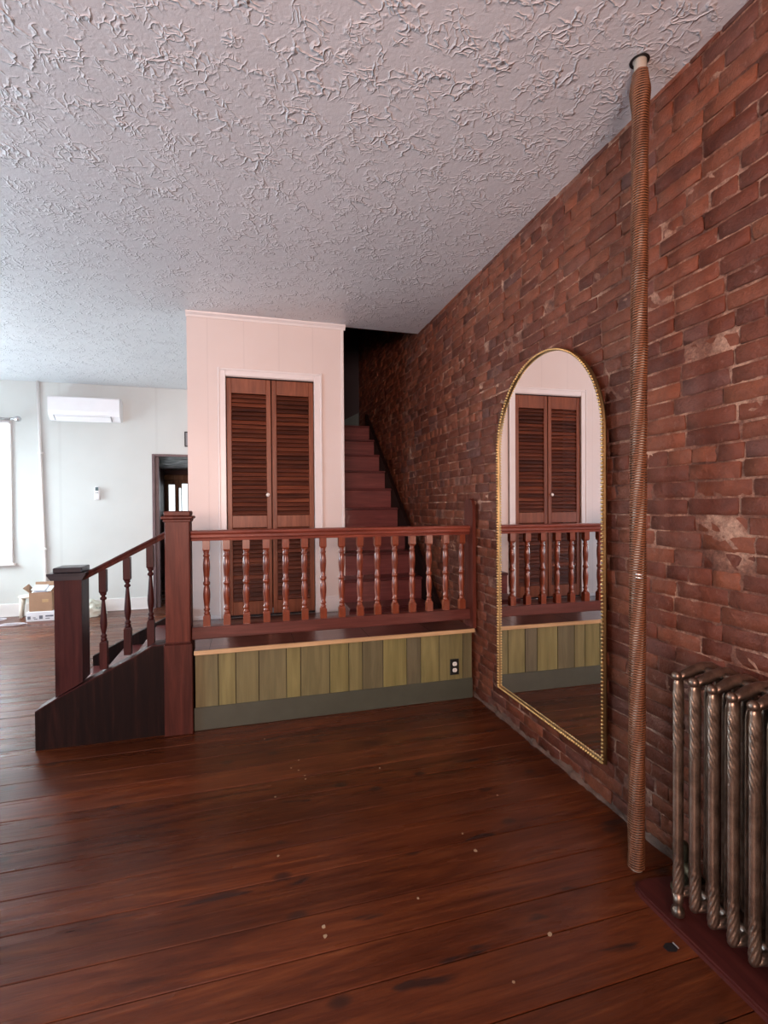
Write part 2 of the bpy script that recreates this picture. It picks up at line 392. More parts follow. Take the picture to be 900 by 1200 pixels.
# ------------------------------------------------------------------ brick wall
bk = MB()
def brick(y0, y1, z0, z1, rough=1.0):
    ny, nz = (5, 3) if y1-y0 > .14 else (3, 3)
    yy = [y0 + (y1-y0)*t for t in ([0,.025,.35,.65,.975,1] if ny == 5 else [0,.05,.5,.95,1])]
    zz = [z0 + (z1-z0)*t for t in (0,.07,.5,.93,1)]
    base = random.gauss(0, .0016)*rough + (.006 if random.random() < .03 else 0); ty = random.gauss(0, .0010); tz = random.gauss(0, .0010)
    jy = [[random.gauss(0,.0016) for _ in yy] for _ in zz]; jz = [[random.gauss(0,.0012) for _ in yy] for _ in zz]
    v = []
    for iz, z in enumerate(zz):
        for iy, yv in enumerate(yy):
            eb = (iy in (0, len(yy)-1)) or (iz in (0, len(zz)-1))
            cb = (iy in (0, len(yy)-1)) and (iz in (0, len(zz)-1))
            d = base + ty*(iy/len(yy)-.5)*2 + tz*(iz-2)/2 + random.gauss(0, .0009)
            if eb: d += .0022 + abs(random.gauss(0, .0010))
            if cb: d += random.uniform(.0, .003)
            a = 1.0
            py, pz = yv+jy[iz][iy], z+jz[iz][iy]
            if cb:
                py += (.004 if iy == 0 else -.004)*random.uniform(.2,1.8); pz += (.003 if iz == 0 else -.003)
            v.append((XW+d, py, pz))
    n = len(yy); m_ = len(zz); fs = []
    for iz in range(m_-1):
        for iy in range(n-1):
            a = iz*n+iy; fs.append([a, a+n, a+n+1, a+1])
    ring = [i for i in range(n)] + [k*n+n-1 for k in range(1, m_)] + [(m_-1)*n+k for k in range(n-2, -1, -1)] + [k*n for k in range(m_-2, 0, -1)]
    o = len(v)
    L = len(ring)
    for i in ring: v.append(v[i])
    for i in ring: v.append((XW+.03, v[i][1], v[i][2]))
    for k in range(L): fs.append([o+k, o+(k+1) % L, o+L+(k+1) % L, o+L+k])
    bk.cur = (random.random(), random.random()**1.5, random.random())
    bk.add(v, fs, True)
CH = .0668; z = .105-2*CH+.038; row = 0
while z < 5.0:
    hdr = (row % 7 == 3)
    ymin = -2.6 if z < HC+.1 else 4.4
    yy = ymin + random.uniform(-.1, 0) - (.11 if row % 2 else 0)
    wav = lambda t: .004*math.sin(t*1.3+row*.12)+.0012*math.sin(t*4.1+row)
    while yy < 7.9:
        L = (.102 if hdr else .207)*random.uniform(.94, 1.05)
        if random.random() < .05: L *= .6
        dz = wav(yy)
        brick(yy, yy+L, z+dz+.001, z+dz+CH-random.uniform(.004, .0095))
        yy += L + random.uniform(.004, .011)
    z += CH; row += 1
wall = bk.build('wall_right', M['brick'], kind='structure')
mo = MB(); vs = []; fs = []; ny, nz = 330, 156
for j in range(nz+1):
    for i in range(ny+1):
        vs.append((XW+.0052+random.gauss(0, .0022), -2.6+10.6*i/ny, .0+5.03*j/nz))
for j in range(nz):
    for i in range(ny):
        a = j*(ny+1)+i; fs.append([a, a+ny+1, a+ny+2, a+1])
mo.add(vs, fs, True); mo.build('mortar_bed', M['mortar'], wall)
# rough plastered foot of the wall
rb = MB(); vs = []; fs = []; n = 400
prof = [(-.004, 0.0), (-.003, .012), (.000, .022), (.006, .032), (.02, .040)]
for i in range(n+1):
    yv = -2.6+10.6*i/n; w1 = .5+.5*math.sin(yv*2.3)*math.cos(yv*5.1)
    for k, (dx, dz) in enumerate(prof):
        vs.append((XW+dx*(.5+w1)+random.gauss(0,.0022), yv, max(0, dz+(random.gauss(0,.006) if k else 0))))
p = len(prof)
for i in range(n):
    for k in range(p-1):
        a = i*p+k; fs.append([a, a+1, a+p+1, a+p])
rb.add(vs, fs, True); rb.build('rubble_foot', M['rubble'], wall)
rb = MB(); vs = []; fs = []
for i in range(n+1):
    yv = -2.6+10.6*i/n; q = random.random()
    q2 = .5+.5*math.sin(yv*9)*math.sin(yv*23+1); vs += [(XW-.012-.016*q*q2, yv, -.001), (XW-.010-.012*q2+random.gauss(0,.003), yv, .010+.014*q*q2), (XW-.004, yv, .012+.03*q*q2)]
for i in range(n):
    for k in range(2):
        a = i*3+k; fs.append([a, a+1, a+4, a+3])
rb.add(vs, fs, True); rb.build('mortar_foot', M['rubble'], wall)
lk = MB(); lk.box(XW+.03, XW+.2, -2.6, 8.0, -.05, 5.1); lk.build('wall_core', M['mortar'], wall)

# ------------------------------------------------------------------ ceiling
c = MB(); c.box(-5.0, XW+.03, -2.6, YX+.03, HC, HC+.12); c.box(-5.0, XBR, YX+.03, YF+.1, HC, HC+.12)
ceil = c.build('ceiling', M['ceiling'], kind='structure')

# ------------------------------------------------------------------ shell of the rest
w = MB(); w.box(-5.1, -5.0, -2.6, YF+.1, -.05, HC+.1); w.build('wall_left', M['side_wall'], kind='structure')
w = MB(); w.box(-5.1, XW+.1, -2.7, -2.6, -.05, HC+.1); w.build('wall_front', M['side_wall'], kind='structure')
WX0, WX1, WZ0, WZ1 = -4.15, -3.03, .73, 2.60
DX0, DX1, DZ = -1.25, -.40, 2.19
w = MB()
for a in ((-5.0,WX0,0,HC),(WX0,WX1,0,WZ0),(WX0,WX1,WZ1,HC),(WX1,DX0,0,HC),(DX0,DX1,DZ,HC),(DX1,-.2,0,HC)):
    w.box(a[0], a[1], YF, YF+.1, a[2], a[3])
w.build('wall_back', M['back_wall'], kind='structure')
w = MB(); w.box(-5.0, DX0-.03, YF-.016, YF, 0, .17, .003); w.box(-5.0, DX0-.03, YF-.024, YF, 0, .012, .002); w.build('baseboard_back', M['white_trim'], kind='structure')
# door opening jambs
w = MB(); w.box(DX0-.035, DX0+.004, YF-.02, YF+.13, 0, DZ+.03, .004); w.box(DX0+.004, DX1, YF-.02, YF+.13, DZ-.004, DZ+.03, .004)
w.box(DX0+.004, DX0+.05, YF+.03, YF+.13, 0, DZ-.004, .003)
w.build('door_1', M['jamb'], kind='structure')
# window
w = MB()
for a in ((WX0-.09,WX0,WZ0-.02,WZ1+.09),(WX1,WX1+.025,WZ0-.02,WZ1+.03),(WX0,WX1,WZ1,WZ1+.03)): w.box(a[0],a[1],YF-.02,YF+.01,a[2],a[3],.004)
w.box(WX0-.10, WX1+.05, YF-.05, YF+.02, WZ0-.045, WZ0-.01, .006)
wf = w.build('window_1', M['white_trim'], kind='structure')
w = MB(); w.box(WX0, WX1, YF+.06, YF+.064, WZ0, WZ1); w.build('pane', M['glass'], wf)
w = MB(); w.box(WX0, WX1, YF+.05, YF+.075, 1.64, 1.68, .004); w.build('sash', M['white_trim'], wf)
sh = thing('roller_shade', 'white roller shade pulled down over the bright window at far left', 'window shade', (-3.58, YF-.03, .74))
w = MB(); w.box(WX0+.005, WX1+.02, YF-.030, YF-.028, WZ0+.01, WZ1-.01); w.build('fabric', M['shade'], sh)
w = MB(); w.lathe((WX0+.005, YF-.034, WZ1+.0), [(.016,0),(.016,WX1-WX0+.01)], 14, 'x'); w.build('roller', M['white_plastic'], sh)
w = MB(); w.box(WX0+.005, WX1+.02, YF-.034, YF-.024, WZ0-.005, WZ0+.02, .003); w.build('hem_bar', M['white_plastic'], sh)
cr = thing('curtain_rod', 'thin nickel curtain rod above the white shade at far left', 'curtain rod', (-3.5, YF-.07, 2.645))
w = MB(); w.lathe((-4.3, YF-.075, 2.645), [(.010,0),(.010,1.32)], 12, 'x'); w.build('rod', M['steel'], cr)
w = MB(); w.lathe((-2.985, YF-.075, 2.645), [(.010,0),(.018,.008),(.012,.02),(.016,.035),(.03,.055),(.037,.08),(.03,.105),(.006,.118)], 16, 'x'); w.build('finial', M['steel'], cr)
w = MB(); w.tube([(-3.06,YF,2.645),(-3.06,YF-.075,2.645)], .008); w.lathe((-3.06,YF-.004,2.645),[(.02,-.004),(.02,.004)],14,'y'); w.build('bracket', M['steel'], cr)

# room beyond the doorway
w = MB(); w.box(-1.72, -1.62, YF+.1, 11.3, 0, 2.5); w.box(.1,.2,YF+.1,11.3,0,2.5); w.box(-1.62,DX0,YF+.1,YF+.12,0,2.5); w.box(DX1,.1,YF+.1,YF+.12,0,2.5)
w.box(-1.62,.1,11.2,11.3,0,1.30); w.box(-1.62,.1,11.2,11.3,2.06,2.5); w.build('wall_hallway', M['hall_wall'], kind='structure')
w = MB(); w.box(-1.72,.2,YF+.1,11.3,2.24,2.30); w.build('ceiling_hallway', M['tin'], kind='structure')
w = MB()
for x in (-1.62,-1.42,-1.17,-.95,-.6,-.2): w.box(x, x+.075, 11.12, 11.2, 1.30, 2.06, .006)
w.box(-1.62,.1,11.08,11.2,2.02,2.13,.01); w.box(-1.62,.1,11.06,11.2,1.27,1.32,.006)
for x, q in ((-1.30,.012),(-1.02,.012),(-1.07,.02)): w.box(x, x+q, 11.13, 11.2, 1.30, 2.02)
for x0_, x1_, zz in ((-1.55,-1.42,1.93),(-1.345,-1.29,1.86),(-1.29,-1.17,1.95),(-1.095,-.95,1.80)): w.box(x0_, x1_, 11.17, 11.19, zz, 2.03)
w2 = w.build('window_2', M['hall_wood'], kind='structure')
w = MB(); w.box(-1.62,.1,11.24,11.245,1.30,2.06); w.build('pane', M['glass'], w2)
ph = thing('picture_frame', 'small black frame on far wall above the doorway, half hidden by closet', 'frame', (-.78, YF-.01, 2.33))
w = MB(); 
for a in ((-.845,-.69,2.335,2.35),(-.845,-.69,2.54,2.555),(-.845,-.83,2.35,2.54),(-.705,-.69,2.35,2.54)): w.box(a[0],a[1],YF-.022,YF,a[2],a[3],.003)
w.build('frame', M['black'], ph)
w = MB(); w.box(-.83,-.705,YF-.012,YF-.004,2.35,2.54); w.build('picture', M['grey_plastic'], ph)

# ------------------------------------------------------------------ closet block
DL, DR, DT, DB = -.160, .628, 2.622, ZP+.02
w = MB()
for a in ((XBL,DL,0,HC),(DL,DR,DT,HC),(DR,XBR,0,HC),(DL,DR,0,ZP)): w.box(a[0],a[1],YX,YX+.09,a[2],a[3])
w.box(XBL, XBL+.09, YX+.09, YF, 0, HC); w.box(XBR-.09, XBR, YX+.09, YF-.4, 0, 5.0); w.box(XBR-.09,XBR,YX+.031,YX+.09,HC,5.0)
w.build('wall_closet', M['closet_wall'], kind='structure')
w = MB(); w.box(DL-.02, DR+.02, YX+.35, YX+.37, ZP, DT+.1); w.build('closet_back', M['black'], kind='structure', parent=bpy.data.objects['wall_closet'])
w = MB(); w.box(XBL+.001,XBR,YX+.001,4.67,HC-.0,HC)
# casing
w = MB()
for a in ((DL-.068,DL,ZP,DT+.06),(DR,DR+.075,ZP,DT+.06)): w.box(a[0],a[1],YX-.016,YX,a[2],a[3],.004)
w.box(DL,DR,YX-.016,YX,DT+.004,DT+.06,.004)
for x in (DL-.068, DR+.057): w.box(x, x+.018, YX-.022, YX-.0, ZP, DT+.075, .004)
w.box(DL-.05, DR+.057, YX-.022, YX, DT+.05, DT+.07, .004)
w.build('trim_2', M['white_trim'], kind='structure')
w = MB(); w.box(XBR-.022, XBR+.004, YX-.008, YX+.02, ZP, HC-.03, .003); w.build('trim_3', M['white_trim'], kind='structure')
w = MB()
w.prism([(YX,HC-.045),(YX-.008,HC-.045),(YX-.014,HC-.030),(YX-.032,HC-.012),(YX-.034,HC-.0005),(YX,HC-.0005)],'x',XBL-.006,XBR+.02)
w.build('trim_4', M['white_trim'], kind='structure')
w = MB(); w.box(DR+.076, XBR, YX-.014, YX, ZP, ZP+.15, .004); w.box(XBL, DL-.069, YX-.014, YX, ZP, ZP+.035, .004); w.build('baseboard_closet', M['white_trim'], kind='structure')

bf = thing('bifold_door', 'reddish brown louvered bifold closet door in the pale pink closet wall', 'closet door', ((DL+DR)/2, YX+.02, ZP))
mid = .2365
for (a, b_) in ((DL+.006, mid-.003), (mid+.005, DR-.006)):
  yb, yf = YX+.034, YX+.004
  w = MB(); w.cur = (random.random(),)*3; st = .042
  w.box(a, a+st, yf, yb, DB, DT-.012, .003); w.box(b_-st, b_, yf, yb, DB, DT-.012, .003)
  w.cur = (.7,.2,.4); w.box(a+st, b_-st, yf+.001, yb-.001, DT-.145, DT-.012, .002); w.cur = (.1,.8,.3); w.box(a+st, b_-st, yf+.001, yb-.001, DB, DB+.12, .002); w.cur = (.5,.1,.9); w.box(a+st, b_-st, yf+.001, yb-.001, 1.262, 1.372, .002)
  leaf = w.build('door_leaf', M['leaf_wood'], bf)
  for z0, z1 in ((DB+.123, 1.259), (1.375, DT-.148)):
    w = MB(); k = int((z1-z0)/.0385); p = (z1-z0)/k
    for i in range(k):
        zc = z0+p*(i+.5); w.cur = (random.random()*.9+.05, random.random(), random.random())
        w.prism([(yf+.004, zc-p*.42),(yf+.010, zc-p*.50),(yb-.004, zc+p*.36),(yb-.009, zc+p*.44)], 'x', a+st, b_-st)
    w.build('louver_slats', M['louver_wood'], leaf)
w = MB(); w.lathe((.200, YX+.004, 1.56), [(.007,0),(.007,-.012),(.015,-.016),(.018,-.024),(.015,-.031),(.005,-.034)], 18, 'y'); w.build('knob', M['porcelain'], bf)
w = MB(); w.box(DL, DR, YX+.006, YX+.034, DT-.010, DT+.003, .002); w.build('track', M['gap'], bf)
w = MB(); w.box(DL+.002, DR-.002, YX+.012, YX+.030, ZP+.001, DB-.002); w.build('gap_dark_strip', M['gap'], bf)  # black strip added to keep the gap under the doors dark

# ------------------------------------------------------------------ landing platform
w = MB(); w.cur = (.35,.5,.5)
w.box(-.60, XW-.035, 3.62, YX, ZP-.03, ZP, .002)
w.box(XBR, XW-.035, YX, 4.9, ZP-.03, ZP)
pl = w.build('landing_floor', M['seat_wood'], kind='structure')
w = MB(); w.box(-.48, XW-.035, 3.65, YX, .001, ZP-.03); w.box(XBR+.005, XW-.035, YX, 7.2, .001, ZP-.03); w.build('landing_core', M['black'], pl)

# front window-seat style ledge
bn = thing('bench_ledge', 'long low ledge with dark top, pale front edging and olive vertical board front', 'bench', (.68, 3.4, 0))
gx = [-.325,-.181,-.071,.077,.259,.355,.555,.691,.79,.941,1.121,1.227,1.375,1.564,1.640]
tones = [.55,.15,.45,.6,.1,.5,.1,.35,.8,.05,.95,.15,.35,.75]
w = MB()
for i in range(len(gx)-1):
    w.cur = (tones[i], random.random(), random.random()); w.box(gx[i]+.0025, gx[i+1]-.0025, YB, YB+.008, .145, .508, .001)
w.build('board_front', M['olive'], bn)
w = MB(); w.box(-.323, 1.640, YB+.006, YB+.02, .0, .505); w.build('backing_panel', M['groove'], bn)
w = MB(); w.box(-.332, 1.640, YB-.010, YB, .0, .150, .003); w.build('base_board', M['olive_base'], bn)
w = MB(); w.box(-.325, 1.640, 3.354, 3.70, .508, .530, .001)
top = w.build('seat_top', M['seat_wood'], bn)
w = MB(); w.box(-.325, 1.640, 3.338, 3.3545, .503, .531, .002); w.build('pale_edge', M['edge_wood'], bn)
w = MB(); w.box(-.32, 1.635, 3.685, 3.70, ZP, .508); w.build('rear_panel', M['seat_wood'], bn)
w = MB()
for x in (-.235, .31, .83, 1.30):
    w = MB(); w.box(x, x+.003, 3.356, 3.69, .530, .5305); w.build('top_seam', M['groove'], top)

# outlet
ot = thing('wall_outlet', 'black outlet plate with two white sockets low on the olive boards', 'outlet', (1.495, YB-.002, .244))
w = MB(); w.box(1.459, 1.531, YB-.006, YB-.0005, .184, .304, .003); w.build('cover_plate', M['black_plastic'], ot)
for zc in (.267, .221):
    w = MB(); pts = []
    for k in range(24):
        t = 2*PI*k/24; pts.append((1.495+.0175*math.cos(t), zc+max(-.0145, min(.0145, .0175*math.sin(t)))))
    w.prism(pts, 'y', YB-.009, YB-.006); s_ = w.build('socket', M['ivory_plastic'], ot)
    w = MB(); w.box(1.487,1.489,YB-.0094,YB-.009,zc-.002,zc+.006); w.box(1.500,1.502,YB-.0094,YB-.009,zc-.002,zc+.006); w.lathe((1.495,YB-.009,zc-.008),[(.0025,-.0004),(.0025,0)],8,'y'); w.build('slots', M['black'], s_)

# ------------------------------------------------------------------ newel posts
def newel(name, label, x0, x1, y0, y1, z0, zt, mat, capmat, plinth=None, big=1.0):
    cx, cy = (x0+x1)/2, (y0+y1)/2
    t = thing(name, label, 'newel post', (cx, cy, 0))
    w = MB(); w.box(x0, x1, y0, y1, z0, zt-.03, .006); w.build('shaft', mat, t)
    w = MB(); o = .020*big
    w.box(x0-.008, x1+.008, y0-.008, y1+.008, zt-.058, zt-.040, .004)
    w.box(x0-o, x1+o, y0-o, y1+o, zt-.040, zt-.020, .006)
    w.box(x0-.004, x1+.004, y0-.004, y1+.004, zt-.020, zt+.012, .006)
    w.build('cap', capmat, t)
    if plinth:
        w = MB(); w.box(x0-.010, x1+.010, y0-.014, y1+.01, .0, plinth, .004); w.box(x0-.006, x1+.006, y0-.008, y1+.006, plinth, plinth+.012, .004); w.build('plinth', M['plinth_wood'], t)
    return t
newel('newel_post', 'tall reddish newel post between the entry steps and the long railing', -.494, -.344, 3.36, 3.51, .58, 1.415, M['post_wood'], M['post_wood'], .580)
# lower newel: foot cut to the slope of the stringer
t = thing('newel_post', 'short dark newel post with black cap at foot of the entry steps', 'newel post', (-1.045, 3.47, 0))
w = MB(); x0, x1, y0, y1 = -1.118, -.970, 3.395, 3.545
zs = lambda x: .233+(x+1.222)*.558
w.prism([(x0, zs(x0)+.01),(x1, zs(x1)+.01),(x1,1.02),(x0,1.02)], 'y', y0, y1)
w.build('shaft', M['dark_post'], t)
w = MB(); w.prism([(x0-.03,1.046),(x0-.03,1.056),(x1+.03,1.056),(x1+.03,1.046),(x1+.008,1.015),(x0-.008,1.015)],'y',y0-.03,y1+.03)
w.box(x0-.005,x1+.005,y0-.005,y1+.005,1.056,1.088,.005); w.build('cap', M['dark_cap'], t)
# half newel at the brick wall
t = thing('half_newel', 'slim reddish half newel board against the brick wall at the railing end', 'newel post', (1.65, 3.43, .53))
w = MB(); w.prism([(3.357,.531),(3.357,1.44),(3.375,1.485),(3.40,1.50),(3.46,1.50),(3.485,1.485),(3.50,1.44),(3.50,.531)], 'x', 1.633, 1.660)
w.build('shaft', M['post_wood'], t)

# ------------------------------------------------------------------ long railing
rl = thing('railing', 'long level mahogany railing with turned balusters above the olive ledge', 'railing', (.65, 3.44, .59))
def handrail_profile(yc, zt, h=.07):
    return [(yc-.026,zt-h),(yc-.028,zt-h+.016),(yc-.036,zt-h+.024),(yc-.032,zt-.030),(yc-.040,zt-.018),(yc-.036,zt-.005),(yc-.018,zt),(yc+.018,zt),(yc+.036,zt-.005),(yc+.040,zt-.018),(yc+.032,zt-.030),(yc+.036,zt-h+.024),(yc+.028,zt-h+.016),(yc+.026,zt-h)]
YR = 3.437
w = MB(); w.prism(handrail_profile(YR, 1.300), 'x', -.343, 1.632); w.build('handrail', M['rail_wood'], rl)
w = MB(); w.box(-.343, 1.632, YR-.036, YR+.036, .588, .668, .004); w.build('bottom_rail', M['beam_wood'], rl)
def baluster_mb(x, y, z0, z1, hw, block0, block1, prof):
    w = MB()
    def blk(a, b, up):
        c_ = .012; h2 = hw*.72
        def ring(z, r): return [(x-r,y-r,z),(x+r,y-r,z),(x+r,y+r,z),(x-r,y+r,z)]
        rs = [(a,hw),(b-c_,hw),(b,h2)] if up else [(a,h2),(a+c_,hw),(b,hw)]
        v = []; 
        for z, r in rs: v += ring(z, r)
        f = [(3,2,1,0),(8,9,10,11)]
        for i in range(2):
            for k in range(4): f.append((i*4+k, i*4+(k+1)%4, i*4+4+(k+1)%4, i*4+4+k))
        w.add(v, f, False)
    blk(z0, z0+block0, True); blk(z1-block1, z1, False)
    za, zb = z0+block0-.004, z1-block1+.004
    w.lathe((x, y, za), [(r, t*(zb-za)) for r, t in prof], 20)
    return w
P1 = [(.0135,0),(.016,.02),(.016,.035),(.0115,.05),(.0115,.062),(.0165,.08),(.0165,.095),(.0125,.11),(.0150,.18),(.0180,.27),(.0185,.32),(.0165,.40),(.0140,.445),(.0125,.455),(.0175,.475),(.0185,.495),(.0175,.515),(.0130,.53),(.0150,.545),(.0130,.555),(.0150,.62),(.0178,.72),(.0182,.78),(.0160,.87),(.0135,.895),(.0125,.90),(.017,.915),(.017,.935),(.012,.95),(.015,.975),(.0150,1)]
xs = [-.251,-.124,.002,.133,.263,.392,.521,.653,.786,.916,1.048,1.182,1.314,1.447,1.578]
w = baluster_mb(xs[0], YR, .668, 1.231, .0225, .075, .072, [(r*1.24,t_) for r,t_ in P1]); b0 = w.build('baluster', M['baluster_wood'], rl)
for x in xs[1:]:
    b1 = b0.copy(); C.objects.link(b1); b1.parent = rl; b1.location = (x-xs[0], 0, 0)

# ------------------------------------------------------------------ entry steps
es = thing('entry_steps', 'three dark wooden entry steps rising to the landing at left', 'steps', (-.85, 3.95, 0))
prof = [(-1.222,0),(-1.222,.228),(-1.118,.290),(-.949,.377),(-.676,.511),(-.572,.572),(-.506,.572),(-.506,0)]
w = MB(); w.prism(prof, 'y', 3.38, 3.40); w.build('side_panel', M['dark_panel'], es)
cap = [(p_[0], p_[1]) for p_ in prof[1:7]]
w = MB(); w.prism(cap+[(p_[0],p_[1]+.008) for p_ in cap[::-1]], 'y', 3.378, 3.50); w.build('side_cap', M['dark_post'], es)
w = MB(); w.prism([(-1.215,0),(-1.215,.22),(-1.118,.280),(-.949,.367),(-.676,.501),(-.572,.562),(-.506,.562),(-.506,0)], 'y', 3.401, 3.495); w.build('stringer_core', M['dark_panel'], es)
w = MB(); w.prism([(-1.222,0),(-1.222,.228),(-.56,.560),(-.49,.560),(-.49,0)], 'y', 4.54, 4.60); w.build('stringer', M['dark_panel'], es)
for i, (xa, xb, zt) in enumerate(((-1.20,-.93,.15),(-.955,-.69,.30),(-.715,-.482,.45))):
    w = MB(); w.cur = (.8,.3*i,.2); w.box(xa-.018, xb, 3.496, 4.539, zt-.028, zt, .004); w.build('tread', M['stair_wood'], es)
    w = MB(); w.cur = (.4,.3*i,.7); w.box(xa, xa+.018, 3.496, 4.539, zt-.15+(.001 if i == 0 else 0), zt-.028); w.build('riser', M['stair_wood'], es)
sr = thing('stair_railing', 'short sloping railing with three dark turned balusters over the entry steps', 'railing', (-.75, 3.46, .4))
w = MB(); yr = 3.462
def slope(x): return 1.037+(x+.989)*.531
pts = [(-.022,-.045),(-.026,-.022),(-.030,-.014),(-.026,-.004),(-.010,.0),(.010,0),(.026,-.004),(.030,-.014),(.026,-.022),(.022,-.045)]
va = [(-.972, yr+a, slope(-.972)+b_) for a, b_ in pts] + [(-.493, yr+a, slope(-.493)+b_) for a, b_ in pts]
n = len(pts); w.add(va, [list(range(n))[::-1], [n+i for i in range(n)]]+[[i,(i+1)%n,n+(i+1)%n,n+i] for i in range(n)], False)
w.build('handrail', M['plinth_wood'], sr)
P2 = [(.0150,0),(.0185,.03),(.0185,.06),(.012,.08),(.018,.10),(.018,.13),(.011,.15),(.0125,.18),(.019,.30),(.0205,.38),(.0175,.52),(.013,.70),(.010,.82),(.0095,.845),(.018,.865),(.0195,.885),(.017,.905),(.011,.92),(.011,.94),(.019,.965),(.0165,.985),(.014,1)]
for x in (-.868, -.730, -.594):
    zb_ = zs(x)+.012 if x < -.7 else .572+.006-.02*(x < -.58)
    ztop = slope(x)-.040
    L = ztop-zb_
    w = baluster_mb(x, yr, zb_-.006, ztop, .021, .175, .150, P2); w.build('baluster', M['dark_post'], sr)

# ------------------------------------------------------------------ upper staircase
st = thing('staircase', 'steep reddish brown staircase rising between the closet and brick wall', 'staircase', (1.27, 4.1, ZP))
rise, run = .2165, .25
xl, xr = XBR+.02, 1.60
nos = [(4.11, .575)] + [(4.36+run*i, .785+rise*i) for i in range(9)]
prevz = ZP
for i, (yn, zt) in enumerate(nos):
    a = xl if yn > YX else XBR-.06
    w = MB(); w.cur = (random.random(), random.random(), .4); yn2 = yn+run+.03 if i < len(nos)-1 else 7.3
    a2 = a if yn > YX else XBR-.06
    if yn < YX < yn2: 
        w.box(a2, xr, yn, YX-.001, zt-.026, zt, .005); w.box(xl, xr, YX-.001, yn2, zt-.026, zt)
    else: w.box(a2, xr, yn, yn2, zt-.026, zt, .005)
    w.build('tread', M['tread_shade'], st)
    w = MB(); w.cur = (random.random(), random.random(), .4); w.box(a2, xr, yn+.025, yn+.045, prevz, zt-.026)
    if yn < 4.5: w.box(a2, a2+.02, yn+.045, YX-.001, prevz if i == 0 else ZP, zt-.026)
    w.build('riser', M['stair_wood'], st)
    prevz = zt
def sk(y): return 1.652+(y-5.315)*.818
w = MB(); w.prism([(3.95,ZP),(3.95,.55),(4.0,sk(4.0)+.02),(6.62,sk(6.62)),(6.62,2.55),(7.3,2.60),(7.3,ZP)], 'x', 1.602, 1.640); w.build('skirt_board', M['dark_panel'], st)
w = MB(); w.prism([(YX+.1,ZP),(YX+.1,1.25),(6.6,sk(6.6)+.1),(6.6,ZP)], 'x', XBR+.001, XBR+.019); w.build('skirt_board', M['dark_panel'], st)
# stairwell back and top
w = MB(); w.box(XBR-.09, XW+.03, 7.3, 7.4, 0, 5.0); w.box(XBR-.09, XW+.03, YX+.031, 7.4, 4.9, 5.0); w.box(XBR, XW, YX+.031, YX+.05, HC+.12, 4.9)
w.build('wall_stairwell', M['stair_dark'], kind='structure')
w = MB(); w.prism([(1.02,2.53),(1.66,2.53),(1.66,2.86)], 'y', 7.27, 7.299); w.build('lit_wall_patch', M['teal'], kind='structure')  # teal triangle painted in for the lit piece of upper hall wall
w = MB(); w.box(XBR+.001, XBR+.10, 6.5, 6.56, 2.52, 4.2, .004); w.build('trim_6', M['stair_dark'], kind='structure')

# ------------------------------------------------------------------ arched mirror
YM, RW, ZB = 2.474, .524, .215
mr = thing('wall_mirror', 'tall arched mirror with thin beaded gold frame against the brick wall', 'mirror', (1.64, YM, ZB))
ZS = 2.325-RW   # spring line of the arch
def outline(off, n=40):
    r = RW-off; p = [(YM-r, ZB+off), (YM-r, ZS)]
    for k in range(1, n): 
        t = PI-PI*k/n; p.append((YM+r*math.cos(t), ZS+(2.325-ZS-off)*math.sin(t)))
    p += [(YM+r, ZS), (YM+r, ZB+off)]
    return p
X0, X1 = 1.632, 1.652
w = MB(); o1, o2 = outline(0), outline(.013); n = len(o1)
def ringf(pa, xa, pb, xb):
    v = [(xa,)+p for p in pa]+[(xb,)+p for p in pb]
    w.add(v, [[i,(i+1)%n,n+(i+1)%n,n+i] for i in range(n)], False)
ringf(o1, X1, outline(-.002), X0+.012); ringf(outline(-.002), X0+.012, outline(.003), X0); ringf(outline(.003), X0, outline(.010), X0); ringf(outline(.010), X0, o2, X0+.010)
w.build('frame', M['gold_dark'], mr)
w = MB(); v = [(X0+.010,)+p for p in outline(.0125)]; w.add(v, [list(range(len(v)))], False); w.build('mirror_glass', M['mirror'], mr)
w = MB(); v = [(X1-.001,)+p for p in outline(.001)]; w.add(v, [list(range(len(v)))[::-1]], False); w.build('backing', M['gold_dark'], mr)
w = MB(); pth = outline(.0065, 80); acc = 0; seg = []
for i in range(len(pth)):
    a, b_ = Vector(pth[i]), Vector(pth[(i+1) % len(pth)]); L = (b_-a).length; d = (b_-a)/L
    while acc < L:
        p_ = a+d*acc; seg.append((p_, d)); acc += .0185
    acc -= L
for p_, d in seg:
    pn = Vector((-d.y, d.x)); prof = [(.0005,-.0068),(.0055,-.0055),(.0074,-.002),(.0074,.002),(.0055,.0055),(.0005,.0068)]
    c0 = (X0-.002, p_.x, p_.y); vs = []; fs = []; nn = 8
    for r, hh in prof:
        for k in range(nn):
            t_ = 2*PI*k/nn; a_, b_ = r*math.cos(t_), r*math.sin(t_)
            vs.append((c0[0]+a_, c0[1]+d.x*hh+pn.x*b_, c0[2]+d.y*hh+pn.y*b_))
    for i in range(len(prof)-1):
        for k in range(nn): fs.append([i*nn+k, i*nn+(k+1)%nn, (i+1)*nn+(k+1)%nn, (i+1)*nn+k])
    w.add(vs, fs, True)
w.build('beading', M['gold'], mr)
mr.rotation_euler = (0, 0, -.016)

